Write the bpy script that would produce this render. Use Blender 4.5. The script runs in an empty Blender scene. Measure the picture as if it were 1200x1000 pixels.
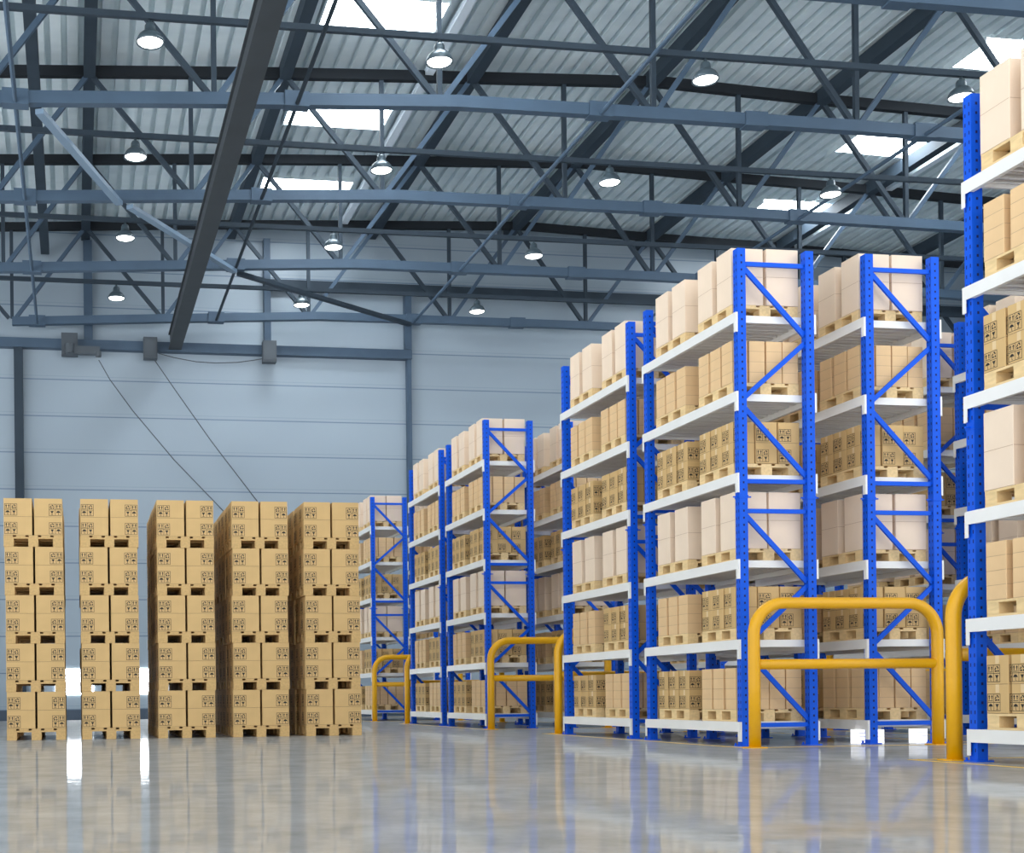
import bpy, math, random
import numpy as np
from mathutils import Vector, Matrix
random.seed(7)
C = bpy.context.scene.collection

# ------------------------------------------------------------------ materials
def new_mat(name):
    m = bpy.data.materials.new(name); m.use_nodes = True
    return m, m.node_tree, m.node_tree.nodes['Principled BSDF']
def mat(name, col, rough=0.5, metal=0.0, var=0.0, scale=8.0, bump=0.0, spec=0.5, stretch=(1,1,1)):
    m, nt, b = new_mat(name)
    b.inputs['Roughness'].default_value = rough
    b.inputs['Metallic'].default_value = metal
    b.inputs['Specular IOR Level'].default_value = spec
    if var or bump:
        tc = nt.nodes.new('ShaderNodeTexCoord'); mp = nt.nodes.new('ShaderNodeMapping')
        mp.inputs['Scale'].default_value = stretch
        nt.links.new(tc.outputs['Object'], mp.inputs['Vector'])
        n = nt.nodes.new('ShaderNodeTexNoise'); n.inputs['Scale'].default_value = scale; n.inputs['Detail'].default_value = 4
        nt.links.new(mp.outputs[0], n.inputs['Vector'])
        r = nt.nodes.new('ShaderNodeValToRGB')
        r.color_ramp.elements[0].position = 0.3; r.color_ramp.elements[1].position = 0.7
        r.color_ramp.elements[0].color = (*[c*(1-var) for c in col], 1)
        r.color_ramp.elements[1].color = (*[min(1, c*(1+var)) for c in col], 1)
        nt.links.new(n.outputs['Fac'], r.inputs['Fac']); nt.links.new(r.outputs[0], b.inputs['Base Color'])
        if bump:
            bp = nt.nodes.new('ShaderNodeBump'); bp.inputs['Strength'].default_value = bump
            bp.inputs['Distance'].default_value = 0.01
            nt.links.new(n.outputs['Fac'], bp.inputs['Height']); nt.links.new(bp.outputs[0], b.inputs['Normal'])
    else:
        b.inputs['Base Color'].default_value = (*col, 1)
    return m
def emis(name, col, s):
    m, nt, b = new_mat(name)
    b.inputs['Base Color'].default_value = (*col, 1)
    b.inputs['Emission Color'].default_value = (*col, 1); b.inputs['Emission Strength'].default_value = s
    return m

M = dict(
    cream=mat('cream_cardboard', (0.86, 0.69, 0.53), 0.75, var=0.03, scale=3, spec=0.25),
    tan=mat('tan_cardboard', (0.78, 0.535, 0.29), 0.75, var=0.04, scale=4, spec=0.25),
    kraft=mat('kraft_cardboard', (0.645, 0.43, 0.19), 0.75, var=0.04, scale=4, spec=0.25),
    ink=mat('black_ink', (0.02, 0.018, 0.015), 0.7),
    seam=mat('carton_seam', (0.25, 0.15, 0.07), 0.8),
    seaml=mat('soft_seam', (0.50, 0.33, 0.20), 0.8),
    tape=mat('packing_tape', (0.74, 0.55, 0.30), 0.35),
    wood2=mat('aged_pine_wood', (0.61, 0.40, 0.17), 0.7, var=0.10, scale=5, spec=0.25, stretch=(6, 1, 6)),
    wood=mat('pine_wood', (0.82, 0.60, 0.31), 0.7, var=0.10, scale=5, spec=0.25, stretch=(6, 1, 6)),
    blue=mat('blue_powder_coat', (0.0, 0.095, 0.70), 0.5, var=0.03, scale=3, spec=0.25),
    hole=mat('upright_hole', (0.002, 0.008, 0.10), 0.8),
    white=mat('white_powder_coat', (0.84, 0.83, 0.80), 0.4, var=0.02, scale=3),
    yellow=mat('yellow_powder_coat', (0.82, 0.41, 0.0), 0.32),
    line=mat('yellow_floor_paint', (0.80, 0.50, 0.04), 0.35, var=0.08, scale=6),
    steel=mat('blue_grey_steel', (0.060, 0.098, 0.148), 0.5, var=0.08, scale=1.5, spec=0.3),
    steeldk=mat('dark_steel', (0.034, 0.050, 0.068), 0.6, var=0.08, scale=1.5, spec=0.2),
    purlin=mat('charcoal_steel', (0.018, 0.022, 0.027), 0.7, spec=0.15),
    crane=mat('crane_beam_steel', (0.045, 0.053, 0.060), 0.6, var=0.08, scale=1.5, spec=0.2),
    brace=mat('pale_blue_steel', (0.17, 0.25, 0.34), 0.45),
    pale=mat('pale_lit_steel', (0.7, 0.78, 0.85), 0.4),
    box=mat('box_grey_steel', (0.06, 0.075, 0.09), 0.6),
    cable=mat('cable_rubber', (0.07, 0.08, 0.09), 0.7),
    housing=mat('lamp_housing', (0.07, 0.10, 0.12), 0.35, metal=0.3),
    lens=emis('lamp_glow', (1.0, 0.98, 0.95), 9.0),
    sky=emis('skylight_pane', (0.90, 0.96, 1.0), 18.0),
    wind=emis('daylit_pane', (0.95, 0.98, 1.0), 14.0),
    glow=emis('block_glow', (1.0, 1.0, 1.0), 0.75),
    glowline=mat('louvre_groove', (0.55, 0.56, 0.58), 0.6),
    skirt=mat('wall_base_paint', (0.05, 0.075, 0.11), 0.6),
)
# corrugated deck
m, nt, b = new_mat('corrugated_deck'); b.inputs['Roughness'].default_value = 0.45; b.inputs['Metallic'].default_value = 0.1
tc = nt.nodes.new('ShaderNodeTexCoord'); mp = nt.nodes.new('ShaderNodeMapping'); mp.inputs['Scale'].default_value = (0.35, 1.2, 1)
n = nt.nodes.new('ShaderNodeTexNoise'); n.inputs['Scale'].default_value = 1.2; n.inputs['Detail'].default_value = 5
r = nt.nodes.new('ShaderNodeValToRGB')
r.color_ramp.elements[0].color = (0.63, 0.725, 0.76, 1); r.color_ramp.elements[1].color = (0.72, 0.81, 0.84, 1)
r.color_ramp.elements[0].position = 0.35; r.color_ramp.elements[1].position = 0.6
nt.links.new(tc.outputs['Object'], mp.inputs['Vector']); nt.links.new(mp.outputs[0], n.inputs['Vector'])
nt.links.new(n.outputs['Fac'], r.inputs['Fac']); nt.links.new(r.outputs[0], b.inputs['Base Color'])
M['deck'] = m
# wall panels: horizontal double joints every 1.15 m
m, nt, b = new_mat('wall_panel'); b.inputs['Roughness'].default_value = 0.42
tc = nt.nodes.new('ShaderNodeTexCoord'); sp = nt.nodes.new('ShaderNodeSeparateXYZ')
nt.links.new(tc.outputs['Object'], sp.inputs[0])
def mth(op, a, bb=None):
    k = nt.nodes.new('ShaderNodeMath'); k.operation = op
    for i, v in enumerate((a, bb)):
        if v is None: continue
        if isinstance(v, (int, float)): k.inputs[i].default_value = v
        else: nt.links.new(v, k.inputs[i])
    return k.outputs[0]
fr = mth('MODULO', mth('ADD', sp.outputs['Z'], 0.87), 1.15)
l1 = mth('LESS_THAN', mth('ABSOLUTE', mth('SUBTRACT', fr, 0.05)), 0.016)
l2 = mth('LESS_THAN', mth('ABSOLUTE', mth('SUBTRACT', fr, 0.16)), 0.008)
joint = mth('MINIMUM', mth('ADD', l1, mth('MULTIPLY', l2, 0.35)), 1.0)
n = nt.nodes.new('ShaderNodeTexNoise'); n.inputs['Scale'].default_value = 0.25
nt.links.new(tc.outputs['Object'], n.inputs['Vector'])
r = nt.nodes.new('ShaderNodeValToRGB')
r.color_ramp.elements[0].color = (0.28, 0.345, 0.405, 1); r.color_ramp.elements[1].color = (0.325, 0.395, 0.455, 1)
nt.links.new(n.outputs['Fac'], r.inputs['Fac'])
mx = nt.nodes.new('ShaderNodeMix'); mx.data_type = 'RGBA'
nt.links.new(joint, mx.inputs['Factor']); nt.links.new(r.outputs[0], mx.inputs['A']); mx.inputs['B'].default_value = (0.13, 0.19, 0.26, 1)
nt.links.new(mx.outputs['Result'], b.inputs['Base Color'])
M['wall'] = m
# polished concrete floor
m, nt, b = new_mat('polished_concrete')
tc = nt.nodes.new('ShaderNodeTexCoord')
n1 = nt.nodes.new('ShaderNodeTexNoise'); n1.inputs['Scale'].default_value = 2.2; n1.inputs['Detail'].default_value = 8; n1.inputs['Roughness'].default_value = 0.65
n2 = nt.nodes.new('ShaderNodeTexNoise'); n2.inputs['Scale'].default_value = 5.0; n2.inputs['Detail'].default_value = 5
nt.links.new(tc.outputs['Object'], n1.inputs['Vector']); nt.links.new(tc.outputs['Object'], n2.inputs['Vector'])
r = nt.nodes.new('ShaderNodeValToRGB')
r.color_ramp.elements[0].position = 0.33; r.color_ramp.elements[1].position = 0.68
r.color_ramp.elements[0].color = (0.285, 0.285, 0.275, 1); r.color_ramp.elements[1].color = (0.42, 0.42, 0.41, 1)
nt.links.new(n1.outputs['Fac'], r.inputs['Fac']); nt.links.new(r.outputs[0], b.inputs['Base Color'])
mr = nt.nodes.new('ShaderNodeMapRange'); mr.inputs['From Min'].default_value = 0.35; mr.inputs['From Max'].default_value = 0.65
mr.inputs['To Min'].default_value = 0.02; mr.inputs['To Max'].default_value = 0.075
nt.links.new(n2.outputs['Fac'], mr.inputs['Value']); nt.links.new(mr.outputs[0], b.inputs['Roughness'])
n3 = nt.nodes.new('ShaderNodeTexNoise'); n3.inputs['Scale'].default_value = 4.5; n3.inputs['Detail'].default_value = 5
nt.links.new(tc.outputs['Object'], n3.inputs['Vector'])
bp = nt.nodes.new('ShaderNodeBump'); bp.inputs['Strength'].default_value = 0.06; bp.inputs['Distance'].default_value = 0.02
nt.links.new(n3.outputs['Fac'], bp.inputs['Height']); nt.links.new(bp.outputs[0], b.inputs['Normal'])
b.inputs['Specular IOR Level'].default_value = 0.12
gl = nt.nodes.new('ShaderNodeBsdfGlossy'); gl.inputs['Color'].default_value = (0.95, 0.97, 1.0, 1)
nt.links.new(mr.outputs[0], gl.inputs['Roughness']); nt.links.new(bp.outputs[0], gl.inputs['Normal'])
b.inputs['Roughness'].default_value = 0.6
for l_ in list(b.inputs['Roughness'].links): nt.links.remove(l_)
ms_ = nt.nodes.new('ShaderNodeMixShader'); ms_.inputs[0].default_value = 0.35
nt.links.new(b.outputs[0], ms_.inputs[1]); nt.links.new(gl.outputs[0], ms_.inputs[2])
nt.links.new(ms_.outputs[0], nt.nodes['Material Output'].inputs[0])
M['floor'] = m

# ------------------------------------------------------------------ mesh builder
class MB:
    def __init__(s): s.v = []; s.f = []; s.m = []
    def quad(s, pts, mi=0):
        k = len(s.v); s.v += [tuple(p) for p in pts]; s.f.append(tuple(range(k, k+len(pts)))); s.m.append(mi)
    def box(s, x0, x1, y0, y1, z0, z1, mi=0):
        k = len(s.v)
        s.v += [(x0,y0,z0),(x1,y0,z0),(x1,y1,z0),(x0,y1,z0),(x0,y0,z1),(x1,y0,z1),(x1,y1,z1),(x0,y1,z1)]
        for q in ((3,2,1,0),(4,5,6,7),(0,1,5,4),(1,2,6,5),(2,3,7,6),(3,0,4,7)):
            s.f.append(tuple(k+i for i in q)); s.m.append(mi)
    def bar(s, a, b, w, h, mi=0, up=(0,0,1)):
        a = Vector(a); b = Vector(b); d = (b-a).normalized(); up = Vector(up)
        if abs(d.dot(up)) > 0.99: up = Vector((0,1,0))
        sx = d.cross(up).normalized(); sz = sx.cross(d).normalized()
        k = len(s.v)
        for p in (a, b):
            for i, j in ((-1,-1),(1,-1),(1,1),(-1,1)): s.v.append(tuple(p + sx*(i*w/2) + sz*(j*h/2)))
        for q in ((0,1,2,3),(7,6,5,4),(0,4,5,1),(1,5,6,2),(2,6,7,3),(3,7,4,0)):
            s.f.append(tuple(k+i for i in q)); s.m.append(mi)
    def tube(s, pts, r, n=12, mi=0):
        pts = [Vector(p) for p in pts]; k = len(s.v); prev = None
        for i, p in enumerate(pts):
            d = (pts[min(i+1, len(pts)-1)] - pts[max(i-1, 0)]).normalized()
            if prev is None:
                ref = Vector((0,1,0)) if abs(d.y) < 0.9 else Vector((0,0,1))
                u = d.cross(ref).normalized()
            else: u = (prev - d*prev.dot(d)).normalized()
            prev = u; w = d.cross(u)
            for j in range(n):
                t = 2*math.pi*j/n; s.v.append(tuple(p + u*(r*math.cos(t)) + w*(r*math.sin(t))))
        for i in range(len(pts)-1):
            for j in range(n):
                a = k+i*n+j; b2 = k+i*n+(j+1) % n
                s.f.append((a, b2, b2+n, a+n)); s.m.append(mi)
        s.f.append(tuple(k+j for j in reversed(range(n)))); s.m.append(mi)
        e = k+(len(pts)-1)*n; s.f.append(tuple(e+j for j in range(n))); s.m.append(mi)
    def lathe(s, prof, n=28, mi=0, c=(0,0,0)):
        k = len(s.v)
        for (r_, z) in prof:
            for j in range(n):
                t = 2*math.pi*j/n; s.v.append((c[0]+r_*math.cos(t), c[1]+r_*math.sin(t), c[2]+z))
        for i in range(len(prof)-1):
            for j in range(n):
                a = k+i*n+j; b2 = k+i*n+(j+1) % n
                s.f.append((a, b2, b2+n, a+n)); s.m.append(mi)
    def add(s, verts, faces, mis, off, sc=(1,1,1)):
        k = len(s.v)
        s.v += [(v[0]*sc[0]+off[0], v[1]*sc[1]+off[1], v[2]*sc[2]+off[2]) for v in verts]
        s.f += [tuple(k+i for i in f) for f in faces]; s.m += mis
    def mesh(s, name, mats, smooth=False):
        me = bpy.data.meshes.new(name); me.from_pydata(s.v, [], s.f)
        for q in mats: me.materials.append(q)
        me.polygons.foreach_set('material_index', s.m)
        if smooth: me.polygons.foreach_set('use_smooth', [True]*len(s.f))
        me.update(); return me
    def build(s, name, mats, parent=None, smooth=False, loc=None):
        if not isinstance(mats, (list, tuple)): mats = [mats]
        return link(name, s.mesh(name, mats, smooth), parent, loc)
def link(name, me, parent=None, loc=None):
    o = bpy.data.objects.new(name, me); C.objects.link(o)
    if parent: o.parent = parent
    if loc: o.location = loc
    return o
def tag(o, label=None, cat=None, group=None, kind=None):
    if label: o['label'] = label
    if cat: o['category'] = cat
    if group: o['group'] = group
    if kind: o['kind'] = kind
    return o
def empty(name, loc): return link(name, None, None, loc)
KIDS = {}
def kids(o): return KIDS.get(o.name, [])
def remember(root):
    for o in bpy.data.objects:
        if o.parent: KIDS.setdefault(o.parent.name, []).append(o)
def copy_tree(o, parent=None):
    c = o.copy(); C.objects.link(c)
    if parent: c.parent = parent
    KIDS[c.name] = []
    for ch in kids(o):
        KIDS[c.name].append(copy_tree(ch, c))
    return c
def struct(o): o['kind'] = 'structure'; return o

# ------------------------------------------------------------------ camera numbers
F, PX0, PY0, RHO, HC = 1513., 323., 818.5, 0.0105, 0.62
TH = math.atan((PX0-87)/F); CT, ST = math.cos(TH), math.sin(TH)

# ------------------------------------------------------------------ building shell
fl = MB(); fl.box(-16, 34, -7, 41.3, -0.2, 0); struct(fl.build('floor', M['floor']))
w = MB(); w.box(-16, 34, 41.0, 41.25, 0, 17.5); struct(w.build('wall_back', M['wall']))
w = MB(); w.box(34, 34.25, -5, 41.25, 0, 17); struct(w.build('wall_right', M['wall']))
w = MB()
w.box(-16.25, -16, 4, 41.25, 12.0, 16)
for y in (8, 16, 24, 32, 40.25): w.box(-16.25, -16, y, y+0.6, 0, 12.0)
struct(w.build('wall_left', M['wall']))
w = MB(); w.box(-16, 34, 40.93, 41.0, 0, 0.32); struct(w.build('baseboard_back', M['skirt']))

RP = [(-16.5,14.35),(-1.5,15.1),(4.4,15.43),(8.6,15.62),(10.7,15.70),(14.6,15.86),(19,15.69),(22.8,15.58),(34.5,15.1)]
BP = [(-16.5,11.5),(-1.5,12.21),(3.0,12.45),(7.8,12.69),(10.8,12.70),(16.5,12.70),(22.7,12.63),(34,12.3)]
def interp(P, x):
    for (a, za), (b_, zb) in zip(P, P[1:]):
        if x <= b_: return za + (zb-za)*(x-a)/(b_-a)
    return P[-1][1]
TY = [15.6, 20.5, 25.35, 30.27, 35.19, 40.13]
SKY = [(TY[i]+1.86, TY[i]+3.22) for i in range(len(TY)-1)]
SKX = [(5.6, 8.2), (21.2, 23.85)]
# corrugated deck, ribs along Y, with openings for the skylights
ROOF = 0.36
prof = []
x = -16.5
while x < 34.4:
    for dx, dz in ((0, 0), (0.235, 0), (0.245, 0.12), (0.365, 0.12)):
        prof.append((x+dx, interp(RP, x+dx)+ROOF+dz-0.1))
    x += 0.375
ys = [4.0]
for a, b_ in SKY: ys += [a, b_]
ys.append(41.25)
ce = MB()
for i in range(len(ys)-1):
    isky = (i % 2 == 1)
    for (xa, za), (xb, zb) in zip(prof, prof[1:]):
        xm = (xa+xb)/2
        if isky and any(s0 < xm < s1 for s0, s1 in SKX): continue
        ce.quad([(xa, ys[i], za), (xb, ys[i], zb), (xb, ys[i+1], zb), (xa, ys[i+1], za)])
struct(ce.build('ceiling', M['deck']))
k = 0
for (a, b_) in SKY:
    for (s0, s1) in SKX:
        k += 1
        xa, xb = s0-0.02, s1+0.02; za, zb_ = interp(RP, xa)+ROOF-0.10, interp(RP, xb)+ROOF-0.10
        q = MB(); q.v = [(xa,a-0.02,za),(xb,a-0.02,zb_),(xb,b_+0.02,zb_),(xa,b_+0.02,za),(xa,a-0.02,za+0.03),(xb,a-0.02,zb_+0.03),(xb,b_+0.02,zb_+0.03),(xa,b_+0.02,za+0.03)]
        for f_ in ((3,2,1,0),(4,5,6,7),(0,1,5,4),(1,2,6,5),(2,3,7,6),(3,0,4,7)): q.f.append(f_); q.m.append(0)
        wn = struct(q.build('window_%d' % (k+2), M['sky']))
        q = MB(); zl, zh = min(za, zb_)-0.06, max(za, zb_)+0.35
        q.box(xa-0.05, xa, a-0.05, b_+0.05, zl, zh); q.box(xb, xb+0.05, a-0.05, b_+0.05, zl, zh)
        q.box(xa, xb, a-0.06, a-0.02, za-0.02, zh); q.box(xa, xb, b_+0.02, b_+0.06, za-0.02, zh)
        q.box(xa-0.05, xb+0.05, a-0.05, b_+0.05, zh, zh+0.02)
        q.build('window_frame', M['deck'], wn)
# low windows of the far wall
for i, (a, b_) in enumerate(((-0.57, 0.61), (1.82, 2.92))):
    q = MB(); q.box(a, b_, 40.975, 40.995, 0.8, 1.6)
    struct(q.build('window_%d' % (i+1), M['wind']))

# ------------------------------------------------------------------ roof trusses
ordw = ['first', 'second', 'third', 'fourth', 'fifth', 'sixth']
tnames = {0: 'nearest, out over the camera', 1: 'at the top right corner', 2: 'nearest full one, across the top',
          3: 'second full one from the top', 4: 'third full one from the top', 5: 'against the far wall'}
def chord(P, xa, xb, y, w_, h_):
    xs = [xa]+[p[0] for p in P if xa < p[0] < xb]+[xb]
    mb = MB()
    for i in range(len(xs)-1):
        z0, z1 = interp(P, xs[i]), interp(P, xs[i+1])
        kx = len(mb.v)
        for (xx, zz) in ((xs[i], z0), (xs[i+1], z1)):
            mb.v += [(xx, y-w_/2, zz-h_/2), (xx, y+w_/2, zz-h_/2), (xx, y+w_/2, zz+h_/2), (xx, y-w_/2, zz+h_/2)]
        for q in ((0,4,5,1),(1,5,6,2),(2,6,7,3),(3,7,4,0)):
            mb.f.append(tuple(kx+t for t in q)); mb.m.append(0)
        if i == 0: mb.f.append((kx,kx+1,kx+2,kx+3)); mb.m.append(0)
        if i == len(xs)-2: mb.f.append((kx+7,kx+6,kx+5,kx+4)); mb.m.append(0)
    return mb
for t, y in enumerate(TY):
    if t == 0: continue
    root = empty('roof_truss', (0, y, 0))
    tag(root, 'steel lattice roof truss spanning the hall, ' + tnames[t], 'roof truss', 'steel roof trusses')
    x_l = -1.75 if t == 5 else -7.0
    a = chord(BP, x_l if t == 5 else -16.0, 33.9, 0, 0.20, 0.24); a.build('bottom_chord', M['steel'], root)
    a = chord(RP, -16.0, 33.9, 0, 0.16, 0.24); a.build('top_chord', M['purlin'], root)
    for kx in range(-3, 7):
        xb = 2.85+4.6*kx; zb = interp(BP, xb)+0.1
        if xb > 33 or xb < -15.9: continue
        zt = interp(RP, xb)-0.1
        q = MB(); q.bar((xb, 0, zb), (xb, 0, zt), 0.10, 0.10); q.build('truss_post', M['steeldk'], root)
        for sx in (-2.35, 2.25):
            xt = xb+sx
            if xt > 33 or xt < -15.9: continue
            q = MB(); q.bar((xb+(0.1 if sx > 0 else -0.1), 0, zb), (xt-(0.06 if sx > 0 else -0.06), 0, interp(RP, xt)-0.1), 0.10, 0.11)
            q.build('truss_diagonal', M['steel'] if sx > 0 else M['steeldk'], root)  # two tones by lean imitate how light falls on the diagonals
    for xs_ in (-1.0, 4.5, 10.85, 14.3, 18.2):
        zb = interp(BP, xs_)
        q = MB(); q.box(xs_-0.25, xs_+0.25, -0.135, 0.135, zb-0.15, zb+0.15); q.build('splice_plate', M['steel'], root)

# rafters along the hall just under the deck
for i, xr in enumerate((-8.7, -4.1, 0.5, 5.1, 9.7, 14.3, 18.9, 23.5, 28.1)):
    z = interp(RP, xr)
    q = MB(); q.box(xr-0.135, xr+0.135, 8, 40.95, z-0.16, z+0.19)
    nm = {2: 'upright-looking one at left', 3: 'beside the left skylights', 4: 'first right of the left skylights', 5: 'over the middle racks',
          6: 'over the tall blue racks', 7: 'beside the right skylights'}.get(i, 'outside the lit middle bays')
    tag(q.build('rafter', M['steeldk']), 'dark steel rafter running lengthwise under the corrugated roof, ' + nm, 'rafter', 'lengthwise rafters')
q = MB(); q.box(-0.88, -0.62, 8, 40.6, 14.45, 14.75)
tag(q.build('rafter', M['steeldk']), 'shorter hanging steel beam at far left stopping in front of wall', 'beam')
for xr, lb in ((8.62, 'left'), (24.1, 'right')):
    z = interp(RP, xr)
    q = MB(); q.box(xr-0.10, xr+0.10, 8, 40.9, z+0.0, z+0.10); q.box(xr-0.12, xr+0.12, 8, 40.9, z+0.10, z+0.13)  # pale colour stands for skylight falling on an upstand's side
    tag(q.build('lit_strip', M['pale']), 'pale metal strip coloured as if lit, beside the %s row of skylights' % lb, 'strip')
# hanging light rails, half way between trusses
railY = [22.92, 27.81, 32.73, 37.66]
for i, y in enumerate(railY):
    q = MB(); q.bar((-15.9, y, 12.72), (33.9, y, 12.72), 0.09, 0.11)
    tag(q.build('light_rail', M['steeldk']), 'thin steel rail carrying the %s row of pendant lamps' % ['nearest', 'second', 'third', 'farthest'][i], 'rail', 'lamp rails')
# tie rods along the hall
for xr, lb in ((-1.0, 'leftmost, beside the left edge'), (4.5, 'crossing the left skylights'), (10.85, 'right of the skylights'), (18.2, 'passing the right skylight')):
    pts = [(xr, y, interp(BP, xr)-0.095) for y in (12, 20.5, 25.35, 30.27, 35.19, 40.13)]
    q = MB(); q.tube(pts, 0.045, 8)
    tag(q.build('tie_rod', M['steeldk'] if xr == 4.5 else M['steel']), 'slim round tie rod linking the roof trusses, ' + lb, 'tie rod', 'lengthwise tie rods')
# wind braces drawn across between trusses
for (a, ya), (b_, yb), lb in (((-0.55, 25.35), (1.15, 30.27), 'nearest, steep at left'), ((1.4, 30.27), (4.45, 35.19), 'middle one crossing behind the dark beam'), ((4.6, 35.19), (10.7, 40.13), 'farthest, long and shallow')):
    q = MB(); q.bar((a, ya+0.1, interp(BP, a)-0.195), (b_, yb-0.1, interp(BP, b_)-0.195), 0.17, 0.10)
    tag(q.build('wind_brace', M['brace'] if yb < 40 else M['steeldk']), 'flat steel diagonal brace between trusses, ' + lb, 'brace', 'diagonal wind braces')
# crane beam
q = MB(); q.box(3.05, 3.45, 10, 40.69, 11.64, 11.68); q.box(3.05, 3.45, 10, 40.69, 12.10, 12.14); q.box(3.10, 3.16, 10, 40.69, 11.68, 12.10); q.box(3.34, 3.40, 10, 40.69, 11.68, 12.10)
tag(q.build('crane_beam', M['crane']), 'thick dark steel beam running from overhead to the far wall', 'beam')

# ------------------------------------------------------------------ far wall steelwork
def wallbox(nm, x0, x1, z0, z1, lab, cat, m_='steel', y0=40.72, y1=40.99, grp=None):
    q = MB(); q.box(x0, x1, y0, y1, z0, z1)
    return tag(q.build(nm, M[m_]), lab, cat, grp)
wallbox('wall_column', -1.74, -1.47, 0.01, 11.58, 'tall steel column on the far wall beside left edge, behind the stacks', 'column', 'steeldk')
wallbox('wall_column', 0.42, 0.69, 11.89, 15.0, 'steel column high on the far wall above the first grey box', 'column')
wallbox('wall_column', 6.12, 6.33, 11.89, 15.3, 'steel column above the third grey box on the far wall', 'column')
wallbox('wall_column', 10.74, 10.95, 11.90, 13.70, 'short thick steel column joining two girts on the far wall', 'column')
wallbox('wall_column', 10.80, 10.93, 0.01, 11.58, 'slim tall column on the far wall beside the blue racks', 'column')
wallbox('wall_girt', -16, 10.95, 11.59, 11.88, 'long horizontal steel girt on far wall carrying the grey boxes', 'girt', y0=40.7)
wallbox('wall_girt', 6.12, 33.9, 13.71, 14.0, 'upper horizontal steel girt on far wall at right', 'girt', 'steeldk', y0=40.7)
def wbox(x0, x1, z0, z1, lab, arm=False):
    root = empty('junction_box', ((x0+x1)/2, 40.55, z0)); tag(root, lab, 'box', 'boxes on the wall girt')
    q = MB(); q.box(-(x1-x0)/2, (x1-x0)/2, -0.16, 0.149, 0, z1-z0); q.build('box_body', M['box'], root)
    q = MB(); q.box(-(x1-x0)/2+0.04, (x1-x0)/2-0.04, -0.18, -0.16, 0.05, z1-z0-0.05); q.build('box_lid', M['box'], root)
    if arm:
        q = MB(); q.box(0.02, 0.92, -0.25, -0.05, 0.02, 0.26); q.build('side_arm', M['box'], root)
        q = MB(); q.lathe([(0.0, -0.1), (0.13, -0.08), (0.13, 0.2), (0.0, 0.22)], 14, c=(0.0, -0.25, 0.1)); q.build('round_motor', M['box'], root)
        q = MB(); q.lathe([(0.0, -0.1), (0.09, -0.08), (0.09, 0.08), (0.0, 0.1)], 12, c=(0.88, -0.2, 0.03)); q.build('cable_gland', M['box'], root)
wbox(-0.28, 0.22, 11.31, 11.99, 'leftmost grey box with a side arm on the wall girt', True)
wbox(2.25, 2.68, 11.28, 11.94, 'dark grey box on the girt, under the end of the thick beam')
wbox(6.02, 6.45, 11.28, 11.95, 'grey box on the girt below the middle wall column')
def cable(pts, lab):
    q = MB(); q.tube(pts, 0.015, 6); tag(q.build('cable', M['cable']), lab, 'cable')
cable([(0.86, 40.35, 11.16), (1.2, 40.5, 10.6), (1.9, 40.7, 9.7), (3.2, 40.85, 8.2), (4.86, 40.9, 6.5), (5.6, 40.92, 5.6), (5.8, 40.92, 4.5), (5.8, 40.9, 0.02)], 'thin cable slanting down the wall from the left side arm')
cable([(2.6, 40.5, 11.24), (3.3, 40.7, 10.3), (4.4, 40.85, 8.8), (5.83, 40.9, 6.96), (6.9, 40.92, 5.5), (7.1, 40.92, 4.5), (7.1, 40.9, 0.02)], 'thin cable slanting down the wall from the dark middle box')
cable([(2.71, 40.45, 11.45), (3.2, 40.45, 11.33), (3.9, 40.45, 11.22), (4.5, 40.45, 11.2), (5.2, 40.45, 11.24), (5.7, 40.45, 11.32), (6.0, 40.45, 11.38)], 'thin cable sagging between two grey boxes below the girt')

# ------------------------------------------------------------------ pendant lamps
def make_lamp():
    root = empty('pendant_lamp', (0,0,0))
    q = MB(); q.lathe([(0.0, 0.0), (0.03, 0.0), (0.03, -0.05), (0.075, -0.07), (0.095, -0.11), (0.10, -0.19), (0.12, -0.22)]); q.build('lamp_neck', M['housing'], root, True)
    q = MB(); q.lathe([(0.11, -0.205), (0.15, -0.235), (0.195, -0.275), (0.228, -0.325), (0.245, -0.375), (0.247, -0.415), (0.237, -0.415), (0.19, -0.33), (0.1, -0.25)]); q.build('lamp_shade', M['housing'], root, True)
    q = MB(); q.lathe([(0.222, -0.385), (0.21, -0.40), (0.17, -0.417), (0.11, -0.428), (0.05, -0.433), (0.0, -0.434)]); q.build('lens', M['lens'], root, True)
    return root
L = [(22.92, 1.35), (22.92, 6.64), (22.92, 11.85), (22.92, 17.2), (27.81, 1.32), (27.81, 6.73), (27.81, 12.05), (27.81, 17.5),
     (32.73, 1.29), (32.73, 6.64), (32.73, 12.05), (37.66, 1.23), (37.66, 6.68), (37.66, 12.07)]
ln = ['top left, nearest row, left of the thick beam', 'nearest row, below the top left skylight', 'nearest row, top centre right of the hall', 'nearest row, behind the tall right upright',
      'second row, left of the thick beam', 'second row, over the middle skylight edge', 'second row, right of the centre', 'second row, dim one above the tall racks',
      'third row, leftmost', 'third row, centre', 'third row, rightmost', 'farthest row, leftmost', 'farthest row, middle', 'farthest row, rightmost']
lamp0 = make_lamp(); remember(lamp0)
for i, ((y, x), s) in enumerate(zip(L, ln)):
    o = lamp0 if i == 0 else copy_tree(lamp0)
    o.location = (x+0.1, y, 12.66)
    tag(o, 'glowing round pendant lamp, ' + s, 'lamp', 'pendant lamps under the roof')

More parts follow.
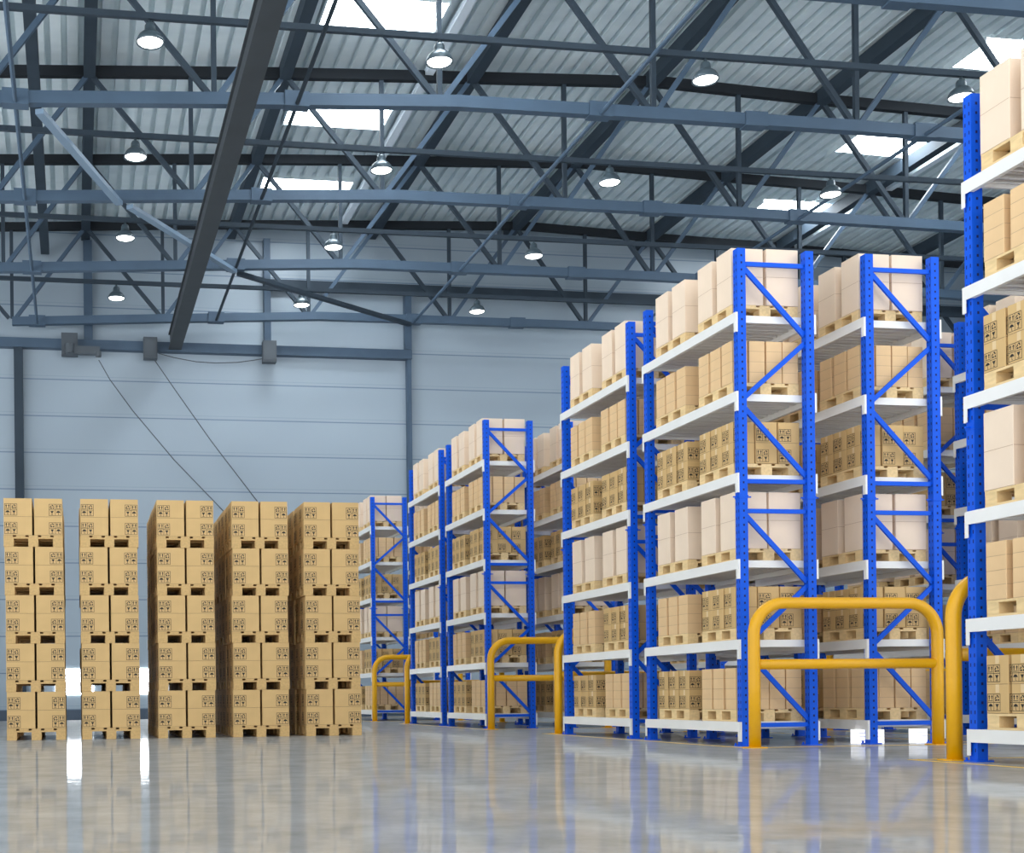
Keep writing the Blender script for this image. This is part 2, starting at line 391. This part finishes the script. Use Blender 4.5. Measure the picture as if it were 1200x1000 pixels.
# ------------------------------------------------------------------ racks
LV = [0.284, 1.25, 2.19, 3.20, 4.155, 5.08]; TOPZ = 5.83
XF, XB, LEN = 0.0, 0.86, 2.43          # upright centres, local; y 0 (near) .. 2.43 (far)
def upright_mesh():
    q = MB(); wx, wy = 0.051, 0.050
    q.box(-wx, wx, -wy, wy, 0.012, TOPZ, 0)
    e = 0.0012; z = 0.10
    while z < TOPZ-0.05:
        if min(abs(z-2.92), 9) > 0.05:
            q.quad([(-0.010, -wy-e, z-0.012), (0.010, -wy-e, z-0.012), (0.010, -wy-e, z+0.012), (-0.010, -wy-e, z+0.012)], 1)
            for yy in (-0.025, 0.025):
                q.quad([(-wx-e, yy+0.006, z-0.016), (-wx-e, yy-0.006, z-0.016), (-wx-e, yy-0.006, z+0.016), (-wx-e, yy+0.006, z+0.016)], 1)
                q.quad([(wx+e, yy-0.006, z-0.016), (wx+e, yy+0.006, z-0.016), (wx+e, yy+0.006, z+0.016), (wx+e, yy-0.006, z+0.016)], 1)
            q.quad([(0.012, wy+e, z-0.014), (-0.012, wy+e, z-0.014), (-0.012, wy+e, z+0.014), (0.012, wy+e, z+0.014)], 1)
        z += 0.083
    return q.mesh('upright', [M['blue'], M['hole']])
def make_rack():
    root = empty('pallet_rack', (0,0,0))
    um = upright_mesh()
    q = MB(); q.box(-0.085, 0.085, -0.08, 0.08, 0.0, 0.012)
    for sx in (-1, 1): q.lathe([(0.012, 0.012), (0.012, 0.035), (0, 0.035)], 6, c=(sx*0.07, 0.065, 0))
    bpm = q.mesh('base_plate', [M['blue']])
    q = MB(); q.box(-0.057, 0.057, -0.056, 0.056, 2.905, 2.94); q.box(-0.11, -0.057, -0.02, 0.0, 2.915, 2.93); q.box(0.057, 0.11, -0.02, 0.0, 2.915, 2.93)
    spm = q.mesh('splice_collar', [M['blue']])
    for x in (XF, XB):
        for y in (0, LEN):
            u = link('upright', um, root, (x, y, 0)); link('base_plate', bpm, u); link('splice_collar', spm, u)
    xa, xb = XF+0.045, XB-0.045
    segs = [('h', 5.66), ('d', xa, 5.62, xb, 4.84), ('d', xb, 4.75, xa, 4.09), ('d', xa, 3.97, xb, 3.18), ('h', 3.11),
            ('h', 2.76), ('d', xa, 2.71, xb, 1.93), ('d', xb, 1.88, xa, 1.20), ('d', xa, 1.10, xb, 0.31), ('h', 0.245)]
    for s_ in segs:
        q = MB()
        if s_[0] == 'h': q.bar((xa, 0, s_[1]), (xb, 0, s_[1]), 0.035, 0.05)
        else: q.bar((s_[1], 0, s_[2]), (s_[3], 0, s_[4]), 0.03, 0.055)
        me = q.mesh('brace', [M['blue']])
        for y in (0, LEN): link('brace', me, root, (0, y, 0))
    # beams
    q = MB(); q.box(-0.010, 0.030, 0.056, LEN-0.056, -0.115, 0.0); q.box(-0.014, -0.010, -0.047, LEN+0.047, -0.115, 0.0)
    bm = q.mesh('shelf_beam', [M['white']])
    q = MB(); q.box(-0.014, -0.008, -0.047, -0.002, -0.23, -0.1155); q.box(-0.009, 0.012, -0.0525, -0.0475, -0.23, 0.0)
    c0 = q.mesh('beam_connector', [M['white']])
    # deck made of folded planks running front to back
    q = MB(); n = 9; st = (LEN-0.2)/n
    for i in range(n):
        y0 = 0.1+i*st
        q.box(XF-0.03, XB+0.03, y0+0.004, y0+st-0.004, -0.012, 0.0)
        for yy in (y0+0.01, y0+st*0.5, y0+st-0.03): q.box(XF-0.03, XB+0.03, yy, yy+0.02, -0.055, -0.012)
    q.box(XF-0.04, XB+0.04, 0.075, 0.10, -0.085, 0.0)
    q.box(XF-0.04, XB+0.04, LEN-0.10, LEN-0.075, -0.085, 0.0)
    dm = q.mesh('shelf_deck', [M['white']])
    for z in LV:
        for x, sg in ((XF-0.066, 1), (XB+0.066, -1)):
            b_ = link('shelf_beam', bm, root, (x, 0, z)); b_.scale = (sg, 1, 1)
            link('beam_connector', c0, b_); c = link('beam_connector', c0, b_, (0, LEN, 0)); c.scale = (1, -1, 1)
        link('shelf_deck', dm, root, (0, 0, z))
    return root
RX = {0: 7.75, 1: 9.39, 2: 12.43}
RY = dict(R=7.79, A=14.12, B=17.09, F=23.47, G=26.43, H=32.82)
RACKS = [(0,'R','rack at right edge'), (0,'A','second front rack from right'), (0,'B','third front rack from right'), (0,'F','fourth front rack from right'),
         (0,'G','fifth front rack from right'), (0,'H','farthest left front rack'),
         (1,'A','nearest middle-row rack'), (1,'B','second middle-row rack'), (1,'F','third middle-row rack'), (1,'G','fourth middle-row rack'), (1,'H','farthest middle-row rack'),
         (2,'A','nearest rear-row rack'), (2,'B','second rear-row rack'), (2,'F','third rear-row rack')]
SH_ = {(0, 'R'): 0.07, (0, 'A'): 0.01, (0, 'F'): -0.02, (0, 'G'): -0.03, (0, 'H'): -0.03}
rack0 = make_rack(); KIDS.clear(); remember(rack0)
rlab = {'rack at right edge': 'cut off by the right edge of the frame', 'second front rack from right': 'tall one behind the big yellow barrier, left half',
        'third front rack from right': 'left of the big barrier, touching its neighbour', 'fourth front rack from right': 'behind the middle yellow barrier',
        'fifth front rack from right': 'left of the middle barrier', 'farthest left front rack': 'smallest, beside the brown stacks',
        'nearest middle-row rack': 'behind the right half of the big yellow barrier', 'second middle-row rack': 'mostly hidden behind the front row',
        'third middle-row rack': 'seen in the gap right of the middle barrier', 'fourth middle-row rack': 'hidden behind the fifth front rack',
        'farthest middle-row rack': 'sliver left of the slim column', 'nearest rear-row rack': 'seen behind the rack at right edge',
        'second rear-row rack': 'end seen left of the rightmost upright', 'third rear-row rack': 'glimpsed deep between the shelves'}
for i, (r_, k_, nm) in enumerate(RACKS):
    o = rack0 if i == 0 else copy_tree(rack0)
    o.location = (RX[r_]+SH_.get((r_, k_), 0), RY[k_], 0)
    tag(o, 'blue and white pallet rack, ' + rlab[nm], 'rack', 'blue and white pallet racks')

# ------------------------------------------------------------------ load meshes
def label_marks(q, org, u, v, w_, flip=False):
    """2x2 grid of handling marks, w_ wide, lower left corner at org, u across, v up"""
    o = Vector(org); u = Vector(u); v = Vector(v); c = w_/2; t = w_*0.03
    def rect(a, b_, a2, b2): q.quad([o+u*a+v*b_, o+u*a2+v*b_, o+u*a2+v*b2, o+u*a+v*b2], 1)
    def poly(ps): q.quad([o+u*a+v*b_ for a, b_ in ps], 1)
    H = w_*0.95; hc_ = H/2
    for a in (0, c-t/2, w_-t): rect(a, 0, a+t, H)
    for b_ in (0, hc_-t/2, H-t): rect(0, b_, w_, b_+t)
    ca, cr = (c*0.5, c*1.5) if not flip else (c*1.5, c*0.5)
    # two arrows and a ground bar
    for dx in (-0.22*c, 0.22*c):
        x_ = ca+dx; y_ = hc_
        rect(x_-0.06*c, y_+0.30*hc_, x_+0.06*c, y_+0.65*hc_)
        poly([(x_-0.16*c, y_+0.62*hc_), (x_+0.16*c, y_+0.62*hc_), (x_, y_+0.88*hc_)])
    rect(ca-0.36*c, hc_+0.14*hc_, ca+0.36*c, hc_+0.22*hc_)
    # umbrella
    poly([(ca-0.36*c, 0.52*hc_), (ca+0.36*c, 0.52*hc_), (ca+0.22*c, 0.76*hc_), (ca, 0.86*hc_), (ca-0.22*c, 0.76*hc_)])
    rect(ca-0.035*c, 0.16*hc_, ca+0.035*c, 0.52*hc_)
    rect(ca, 0.14*hc_, ca+0.14*c, 0.2*hc_)
    # three chasing arrows in a triangle
    y_ = hc_
    poly([(cr-0.12*c, y_+0.84*hc_), (cr+0.14*c, y_+0.84*hc_), (cr+0.30*c, y_+0.58*hc_), (cr+0.16*c, y_+0.52*hc_), (cr+0.03*c, y_+0.70*hc_)])
    poly([(cr-0.18*c, y_+0.74*hc_), (cr-0.06*c, y_+0.62*hc_), (cr-0.20*c, y_+0.42*hc_), (cr-0.38*c, y_+0.40*hc_)])
    poly([(cr-0.34*c, y_+0.18*hc_), (cr+0.0*c, y_+0.18*hc_), (cr+0.0*c, y_+0.36*hc_), (cr-0.26*c, y_+0.36*hc_)])
    poly([(cr+0.08*c, y_+0.27*hc_), (cr+0.20*c, y_+0.12*hc_), (cr+0.36*c, y_+0.30*hc_), (cr+0.20*c, y_+0.44*hc_)])
    # glass
    poly([(cr-0.26*c, 0.82*hc_), (cr-0.05*c, 0.42*hc_), (cr+0.05*c, 0.42*hc_), (cr+0.26*c, 0.82*hc_)])
    rect(cr-0.035*c, 0.2*hc_, cr+0.035*c, 0.44*hc_)
    rect(cr-0.18*c, 0.14*hc_, cr+0.18*c, 0.2*hc_)
def bevbox(q, w_, d_, h_, b_=0.004, mi=0):
    """box from 0..w,0..d,0..h with soft vertical edges"""
    ring = [(b_,0),(w_-b_,0),(w_,b_),(w_,d_-b_),(w_-b_,d_),(b_,d_),(0,d_-b_),(0,b_)]
    k = len(q.v)
    for z in (0, h_):
        for x_, y_ in ring: q.v.append((x_, y_, z))
    for j in range(8):
        q.f.append((k+j, k+(j+1) % 8, k+8+(j+1) % 8, k+8+j)); q.m.append(mi)
    q.f.append(tuple(k+j for j in reversed(range(8)))); q.m.append(mi)
    q.f.append(tuple(k+8+j for j in range(8))); q.m.append(mi)
def plain_carton(w_, d_, h_, lidline=True):
    q = MB(); bevbox(q, w_, d_, h_); e = 0.0008
    if lidline:      # the lid seam along top edges
        z = 0.0005
        q.quad([(0.004,-e,z),(w_-0.004,-e,z),(w_-0.004,-e,z+0.004),(0.004,-e,z+0.004)], 1)
        q.quad([(-e,d_-0.004,z),(-e,0.004,z),(-e,0.004,z+0.004),(-e,d_-0.004,z+0.004)], 1)
    return q
def printed_carton(w_, d_, h_, flip, lw):
    q = plain_carton(w_, d_, h_)
    q.m = [2 if t == 1 else t for t in q.m]
    e = 0.0015
    ml = lw
    a = 0.03*w_ if not flip else w_-ml-0.03*w_
    label_marks(q, (a, -e, 0.02), (1,0,0), (0,0,1), ml, flip)
    ms = min(ml, d_*0.62)
    label_marks(q, (-e, d_-0.01, 0.02), (0,-1,0), (0,0,1), ms, False)
    label_marks(q, (w_+e, 0.02, 0.02), (0,1,0), (0,0,1), ms, False)
    label_marks(q, (w_-0.02, d_+e, 0.02), (-1,0,0), (0,0,1), ml, False)
    return q
def pallet_parts(s, h):
    """list of (name, MB) for one pallet of side s and height h, corner at 0,0,0"""
    bb = 0.15*h; bl = 0.55*h; out = []
    bw = 0.17*s; xs_ = (0, (s-bw)/2, s-bw)
    for x_ in xs_:
        q = MB(); q.box(x_, x_+bw*0.98, 0, s, 0, bb-0.001); out.append(('bottom_board', q))
    for x_ in xs_:
        for y_ in xs_:
            q = MB(); q.box(x_+0.001, x_+bw-0.001, y_+0.001, y_+bw-0.001, bb, bb+bl); out.append(('block', q))
    for y_ in xs_:
        q = MB(); q.box(0, s, y_, y_+bw, bb+bl+0.0005, 0.85*h-0.0005); out.append(('stringer_board', q))
    n = 5; gap = 0.055*s; w_ = (s-gap*(n-1))/n
    for i in range(n):
        q = MB(); q.box(i*(w_+gap), i*(w_+gap)+w_, 0, s, 0.85*h, h); out.append(('deck_board', q))
    return out

PS, PH = 0.84, 0.14
SS, SH = 0.915, 0.178
pal = {}
for key, s_, h_, wm in (('rack', PS, PH, 'wood'), ('stack', SS, SH, 'wood2')):
    parts = pallet_parts(s_, h_)
    one = MB()
    for nme, q in parts: one.add(q.v, q.f, q.m, (0,0,0))
    pal[key] = ([(nme, q.mesh(nme, [M[wm]])) for nme, q in parts], one, one.mesh('wooden_pallet', [M[wm]]))

KIND = {}
def reg(k, q, mats, dims): KIND[k] = (q, q.mesh(k, mats), dims, mats)
reg('cream', plain_carton(0.405, 0.355, 0.335), [M['cream'], M['seaml']], (0.405, 0.355, 0.335))
reg('slim', plain_carton(0.198, 0.245, 0.1235), [M['tan'], M['seaml']], (0.198, 0.245, 0.1235))
reg('print', printed_carton(0.272, 0.262, 0.246, False, 0.155), [M['kraft'], M['ink'], M['seam']], (0.272, 0.262, 0.246))
reg('printL', printed_carton(0.437, 0.437, 0.289, False, 0.195), [M['kraft'], M['ink'], M['seam']], (0.437, 0.437, 0.289))
reg('printR', printed_carton(0.437, 0.437, 0.289, True, 0.195), [M['kraft'], M['ink'], M['seam']], (0.437, 0.437, 0.289))
# tape strip over the aisle side of rack cartons
def tape_mesh(w_, d_, h_):
    q = MB(); c = d_/2; t = 0.022
    q.box(-0.0016, -0.0004, c-t, c+t, h_-0.07, h_+0.0005)
    return q.mesh('tape', [M['tape']])
TAPE = {'print': tape_mesh(0.272, 0.262, 0.246)}

# ------------------------------------------------------------------ lay out the loads
ITEMS = []   # dict: kind, loc, dims, label, group, family
TIER2 = ['lower', 'upper']; TIER4 = ['bottom', 'lower', 'upper', 'top']
ORD = ['first', 'second', 'third', 'fourth', 'fifth', 'sixth']
SHELF = ['bottom', 'second', 'third', 'fourth', 'fifth', 'top']
for (r_, k_, rn) in RACKS:
    X, Y = RX[r_]+SH_.get((r_, k_), 0)-0.03, RY[k_]
    for lv, z in enumerate(LV):
        for pi, (py, side) in enumerate(((1.31, 'left'), (0.12, 'right'))):
            py += random.uniform(-0.015, 0.015)+(0.07 if k_ == 'R' else 0); px = X+random.uniform(-0.008, 0.008)-(0.045 if k_ == 'R' else 0)
            kind = {5: 'cream', 4: 'slim', 3: 'print', 2: 'cream', 1: ('slim', 'print')[pi], 0: ('print', 'slim')[pi]}[lv]
            ITEMS.append(dict(fam='pallet', kind='rack', loc=(px, Y+py, z+0.001), dims=(PS, PS, PH), rack=rn,
                              label='pale wooden pallet, %s one on the %s shelf of the %s' % (side, SHELF[lv], rn), group='pallets on the blue racks'))
            w_, d_, h_ = KIND[kind][2]
            nx, ny, nz = {'cream': (2, 2, 2), 'slim': (4, 3, 4), 'print': (3, 3, 2)}[kind]
            gx = (PS-nx*w_)/(nx-1) if nx > 1 else 0; gy = (PS-ny*d_)/(ny-1)
            for ix in range(nx):
                for iy in range(ny):
                    jx = random.uniform(-0.004, 0.004); jy = random.uniform(-0.012, 0.012)
                    for iz in range(nz):
                        tier = (TIER2 if nz == 2 else TIER4)[iz]
                        word = {'cream': 'cream', 'slim': 'tan', 'print': 'printed'}[kind]
                        ITEMS.append(dict(fam=kind, kind=kind, loc=(px+ix*(w_+gx)+jx, Y+py+iy*(d_+gy)+jy, z+0.002+PH+iz*(h_+0.0003)), dims=(w_, d_, h_),
                            label='%s %s carton, %s across, %s deep, %s pallet, %s shelf, %s' % (tier, word, ORD[ny-1-iy], ORD[ix], side, SHELF[lv], rn),
                            group={'cream': 'plain cream cartons on the racks', 'slim': 'slim tan cartons on the racks', 'print': 'printed cartons on the racks'}[kind], rack=rn))
SX = [-1.055, 0.115, 1.325, 2.525, 3.705]
STI = ['bottom', 'second', 'third', 'fourth', 'top']
LAY = SH+2*0.290+0.0015
for ci, sx in enumerate(SX):
    for ri, sy in enumerate((20.6, 21.58, 22.56)):
        jy = random.uniform(-0.02, 0.02)
        for li in range(5):
            z = li*LAY; row = ('front', 'middle', 'rear')[ri]
            jx = random.uniform(-0.012, 0.012)
            ITEMS.append(dict(fam='pallet', kind='stack', loc=(sx+jx, sy+jy, z+0.0005), dims=(SS, SS, SH),
                              label='wooden pallet, %s row, %s tier of the %s brown stack from the left' % (row, STI[li], ORD[ci]), group='pallets in the floor stacks'))
            for ix in range(2):
                for iy in range(2):
                    for iz in range(2):
                        kd = 'printR' if ix else 'printL'
                        ITEMS.append(dict(fam='print', kind=kd, loc=(sx+jx+0.004+ix*0.470, sy+jy+0.006+iy*0.462, z+SH+0.001+iz*0.290), dims=KIND[kd][2],
                            label='%s %s %s printed carton, %s pallet, %s tier, %s stack from left' % (TIER2[iz], ('front', 'back')[iy], ('left', 'right')[ix], row, STI[li], ORD[ci]),
                            group='printed cartons in the floor stacks'))

# ------------------------------------------------------------------ which ones the view shows, and how large
W2, H2 = 600, 500
zb = np.zeros((H2, W2)); ib = np.full((H2, W2), -1, dtype=np.int32)
cr_, sr_ = math.cos(RHO), math.sin(RHO)
def proj(p):
    d = p[1]*CT+p[0]*ST
    if d < 0.3: return None
    u = F*(p[0]*CT-p[1]*ST)/d; v = -F*(p[2]-HC)/d
    return ((PX0+u*cr_+v*sr_)/2, (PY0-u*sr_+v*cr_)/2, 1/d)
def raster(pts, idx):
    P = [proj(p) for p in pts]
    if any(p is None for p in P): return
    xs_ = [p[0] for p in P]; ys_ = [p[1] for p in P]
    x0, x1 = max(0, int(min(xs_))), min(W2-1, int(max(xs_))+1); y0, y1 = max(0, int(min(ys_))), min(H2-1, int(max(ys_))+1)
    if x1 < x0 or y1 < y0 or x1-x0 > 700: return
    A = np.array([[p[0], p[1], 1] for p in P[:3]]); 
    if abs(np.linalg.det(A)) < 1e-6: return
    co = np.linalg.solve(A, np.array([p[2] for p in P[:3]]))
    gx, gy = np.meshgrid(np.arange(x0, x1+1)+0.5, np.arange(y0, y1+1)+0.5)
    inside_p = np.ones(gx.shape, bool); inside_n = np.ones(gx.shape, bool)
    for i in range(len(P)):
        a, b_ = P[i], P[(i+1) % len(P)]
        c = (b_[0]-a[0])*(gy-a[1])-(b_[1]-a[1])*(gx-a[0])
        inside_p &= c >= 0; inside_n &= c <= 0
    ins = inside_p | inside_n
    dz = co[0]*gx+co[1]*gy+co[2]
    sub = zb[y0:y1+1, x0:x1+1]; si = ib[y0:y1+1, x0:x1+1]
    mk = ins & (dz > sub)
    sub[mk] = dz[mk]; si[mk] = idx
def rbox(x0, x1, y0, y1, z0, z1, idx):
    if y0 > 0: raster([(x0,y0,z0),(x1,y0,z0),(x1,y0,z1),(x0,y0,z1)], idx)
    if x0 > 0: raster([(x0,y0,z0),(x0,y1,z0),(x0,y1,z1),(x0,y0,z1)], idx)
    if x1 < 0: raster([(x1,y0,z0),(x1,y1,z0),(x1,y1,z1),(x1,y0,z1)], idx)
    if z0 > HC: raster([(x0,y0,z0),(x1,y0,z0),(x1,y1,z0),(x0,y1,z0)], idx)
    if z1 < HC: raster([(x0,y0,z1),(x1,y0,z1),(x1,y1,z1),(x0,y1,z1)], idx)
for i, it in enumerate(ITEMS):
    (x, y, z), (w_, d_, h_) = it['loc'], it['dims']; rbox(x, x+w_, y, y+d_, z, z+h_, i)
for (r_, k_, rn) in RACKS:
    X, Y = RX[r_]+SH_.get((r_, k_), 0), RY[k_]
    for z in LV: rbox(X-0.1, X+0.95, Y, Y+LEN, z-0.1, z, -2)
    for x in (0, XB):
        for y in (0, LEN): rbox(X+x-0.06, X+x+0.06, Y+y-0.05, Y+y+0.05, 0, TOPZ, -2)
cnt = np.bincount(ib[ib >= 0].ravel(), minlength=len(ITEMS))
for i, it in enumerate(ITEMS): it['px'] = int(cnt[i])

NAME = {'cream': 'cream_carton', 'slim': 'slim_carton', 'print': 'printed_carton', 'pallet': 'wooden_pallet'}
CAT = {'cream': 'carton', 'slim': 'carton', 'print': 'carton', 'pallet': 'pallet'}
LIMIT = {'cream': 300, 'slim': 300, 'print': 300, 'pallet': 300}
for fam in ('cream', 'slim', 'print', 'pallet'):
    L_ = sorted([t for t in ITEMS if t['fam'] == fam], key=lambda t: -t['px'])
    solo = [t for t in L_ if t['px'] >= 3][:LIMIT[fam]]; ids = set(id(t) for t in solo)
    rest = [t for t in L_ if id(t) not in ids]
    for t in solo:
        if fam == 'pallet':
            if t['px'] >= 28:
                o = empty(NAME[fam], t['loc'])
                for nme, me in pal[t['kind']][0]: link(nme, me, o)
            else: o = link(NAME[fam], pal[t['kind']][2], None, t['loc'])
        else:
            o = link(NAME[fam], KIND[t['kind']][1], None, t['loc'])
            if t['kind'] in TAPE and t['px'] >= 60 and 'first deep' in t['label']: link('tape', TAPE[t['kind']], o)
        tag(o, t['label'], CAT[fam], t['group'])
    # everything smaller or tucked behind
    if rest:
        q = MB()
        for t in rest:
            if fam == 'pallet': s_ = pal[t['kind']][1]; q.add(s_.v, s_.f, [1 if t['kind'] == 'stack' else 0]*len(s_.m), t['loc'])
            elif t['px'] < 2:
                bq = MB(); bevbox(bq, *t['dims']); q.add(bq.v, bq.f, bq.m, t['loc'])
            else: s_ = KIND[t['kind']][0]; q.add(s_.v, s_.f, s_.m, t['loc'])
        mats = [M['wood'], M['wood2']] if fam == 'pallet' else KIND['print' if fam == 'print' else fam][3]
        o = q.build({'cream': 'cream_cartons', 'slim': 'slim_cartons', 'print': 'printed_cartons', 'pallet': 'wooden_pallets'}[fam], mats)
        tag(o, {'cream': 'remaining plain cream cartons tucked behind and far down the racks', 'slim': 'remaining slim tan cartons tucked behind and far down the racks',
                'print': 'remaining printed cartons tucked behind and inside the stacks and racks', 'pallet': 'remaining wooden pallets hidden behind the front ones'}[fam],
            {'pallet': 'pallets'}.get(fam, 'cartons'), kind='stuff')
    print('FAMILY', fam, len(L_), len(solo), solo[-1]['px'] if solo else 0)

# ------------------------------------------------------------------ yellow barriers
def barrier(x0, x1, y, lab):
    root = empty('safety_barrier', ((x0+x1)/2, y, 0)); tag(root, lab, 'barrier', 'yellow hoop barriers at rack ends')
    hw = (x1-x0)/2; R, H, rad = 0.36, 1.64, 0.066
    pts = [(-hw, 0, 0.0), (-hw, 0, 0.7), (-hw, 0, H-R)]
    for i in range(1, 12): t = math.pi/2*i/11; pts.append((-hw+R-R*math.cos(t), 0, H-R+R*math.sin(t)))
    pts.append((0, 0, H))
    for i in range(0, 12): t = math.pi/2*i/11; pts.append((hw-R+R*math.sin(t), 0, H-R+R*math.cos(t)))
    pts += [(hw, 0, 0.7), (hw, 0, 0.0)]
    q = MB(); q.tube(pts, rad, 20); q.build('hoop', M['yellow'], root, True)
    q = MB(); q.tube([(-hw+0.05, 0, 0.945), (hw-0.05, 0, 0.945)], 0.058, 18); q.build('middle_rail', M['yellow'], root, True)
    for sx in (-hw, hw):
        q = MB(); q.box(sx-0.1, sx+0.1, -0.1, 0.1, 0, 0.012); q.build('base_plate', M['yellow'], root)
BX0, BX1 = 7.60, 9.88
barrier(BX0, BX1, 13.59, 'biggest whole yellow hoop barrier in front of the two tall racks')
barrier(7.765, 10.045, 10.46, 'yellow hoop barrier nearest the camera, behind the rightmost rack')
barrier(7.60, 9.88, 22.93, 'middle yellow hoop barrier, left post before the fourth rack')
barrier(7.68, 9.96, 19.78, 'yellow hoop barrier whose post stands beside the third rack')
barrier(7.60, 9.88, 32.28, 'smallest yellow hoop barrier, by the farthest rack')
barrier(7.63, 9.91, 29.1, 'far yellow hoop barrier whose post stands beside the fifth rack')
barrier(12.3, 14.6, 13.59, 'yellow hoop barrier at the rear row, seen behind the right rack')
barrier(12.4, 14.7, 19.78, 'yellow hoop barrier deep in the rear row')

# ------------------------------------------------------------------ painted lines
def rect_line(x0, x1, y0, y1, lab):
    q = MB(); t = 0.05; z = 0.0025
    for a in ((x0, x1, y0, y0+t), (x0, x1, y1-t, y1), (x0, x0+t, y0+t, y1-t), (x1-t, x1, y0+t, y1-t)): q.box(a[0], a[1], a[2], a[3], 0.0002, z)
    tag(q.build('floor_line', M['line']), lab, 'floor line')
rect_line(7.48, 10.75, 13.62, 20.0, 'yellow painted rectangle around the tall middle racks')
rect_line(7.48, 10.75, 4.2, 10.72, 'yellow painted rectangle under the rack at right edge')
rect_line(7.48, 10.75, 22.95, 29.35, 'yellow painted rectangle around the racks behind the middle barrier')
rect_line(7.48, 10.75, 32.3, 38.5, 'yellow painted rectangle around the farthest racks')
rect_line(12.1, 15.4, 13.62, 20.0, 'yellow painted rectangle around the rear row racks')
rect_line(12.1, 15.4, 22.95, 29.35, 'yellow painted rectangle around the farther rear row racks')
# emissive white blocks below the lowest shelf, for bright shapes of unknown origin
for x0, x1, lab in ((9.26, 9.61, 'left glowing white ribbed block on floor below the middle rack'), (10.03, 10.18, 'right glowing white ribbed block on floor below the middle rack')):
    root = empty('glow_block', ((x0+x1)/2, 14.27, 0)); tag(root, lab, 'light block', 'white blocks below the rack')
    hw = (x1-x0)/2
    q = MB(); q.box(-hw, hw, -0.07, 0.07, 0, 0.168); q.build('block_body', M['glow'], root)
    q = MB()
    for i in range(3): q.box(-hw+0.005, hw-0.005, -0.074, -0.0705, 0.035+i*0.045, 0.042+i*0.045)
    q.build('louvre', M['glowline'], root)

# ------------------------------------------------------------------ light
wd = bpy.data.worlds.new('World'); bpy.context.scene.world = wd; wd.use_nodes = True
bg = wd.node_tree.nodes['Background']; bg.inputs[0].default_value = (0.93, 0.965, 1.0, 1); bg.inputs[1].default_value = 1.4
# sky above, brighter lower half added to lift light on the roof underside
wt = wd.node_tree; g_ = wt.nodes.new('ShaderNodeTexCoord'); s_ = wt.nodes.new('ShaderNodeSeparateXYZ'); m_ = wt.nodes.new('ShaderNodeMapRange')
wt.links.new(g_.outputs['Generated'], s_.inputs[0]); wt.links.new(s_.outputs['Z'], m_.inputs['Value'])
m_.inputs['From Min'].default_value = -0.06; m_.inputs['From Max'].default_value = 0.0
m_.inputs['To Min'].default_value = 3.6; m_.inputs['To Max'].default_value = 1.4
wt.links.new(m_.outputs[0], bg.inputs[1])

# ------------------------------------------------------------------ camera
cd = bpy.data.cameras.new('Camera'); cam = bpy.data.objects.new('Camera', cd); C.objects.link(cam)
cd.sensor_fit = 'HORIZONTAL'; cd.sensor_width = 36.0; cd.lens = F/1200*36.0
cd.shift_x = (600-PX0)/1200; cd.shift_y = (PY0-500)/1200
cd.clip_end = 200
Fw = Vector((ST, CT, 0)); R0 = Vector((CT, -ST, 0)); U0 = Vector((0, 0, 1))
Rr = R0*cr_ - U0*sr_; Uu = R0*sr_ + U0*cr_
mt = Matrix((Rr, Uu, -Fw)).transposed().to_4x4(); mt.translation = (0, 0, HC)
cam.matrix_world = mt
sc = bpy.context.scene; sc.camera = cam
sc.view_settings.view_transform = 'Standard'; sc.view_settings.look = 'None'; sc.view_settings.gamma = 1
sc.view_settings.use_curve_mapping = False; sc.view_settings.exposure = 0.42
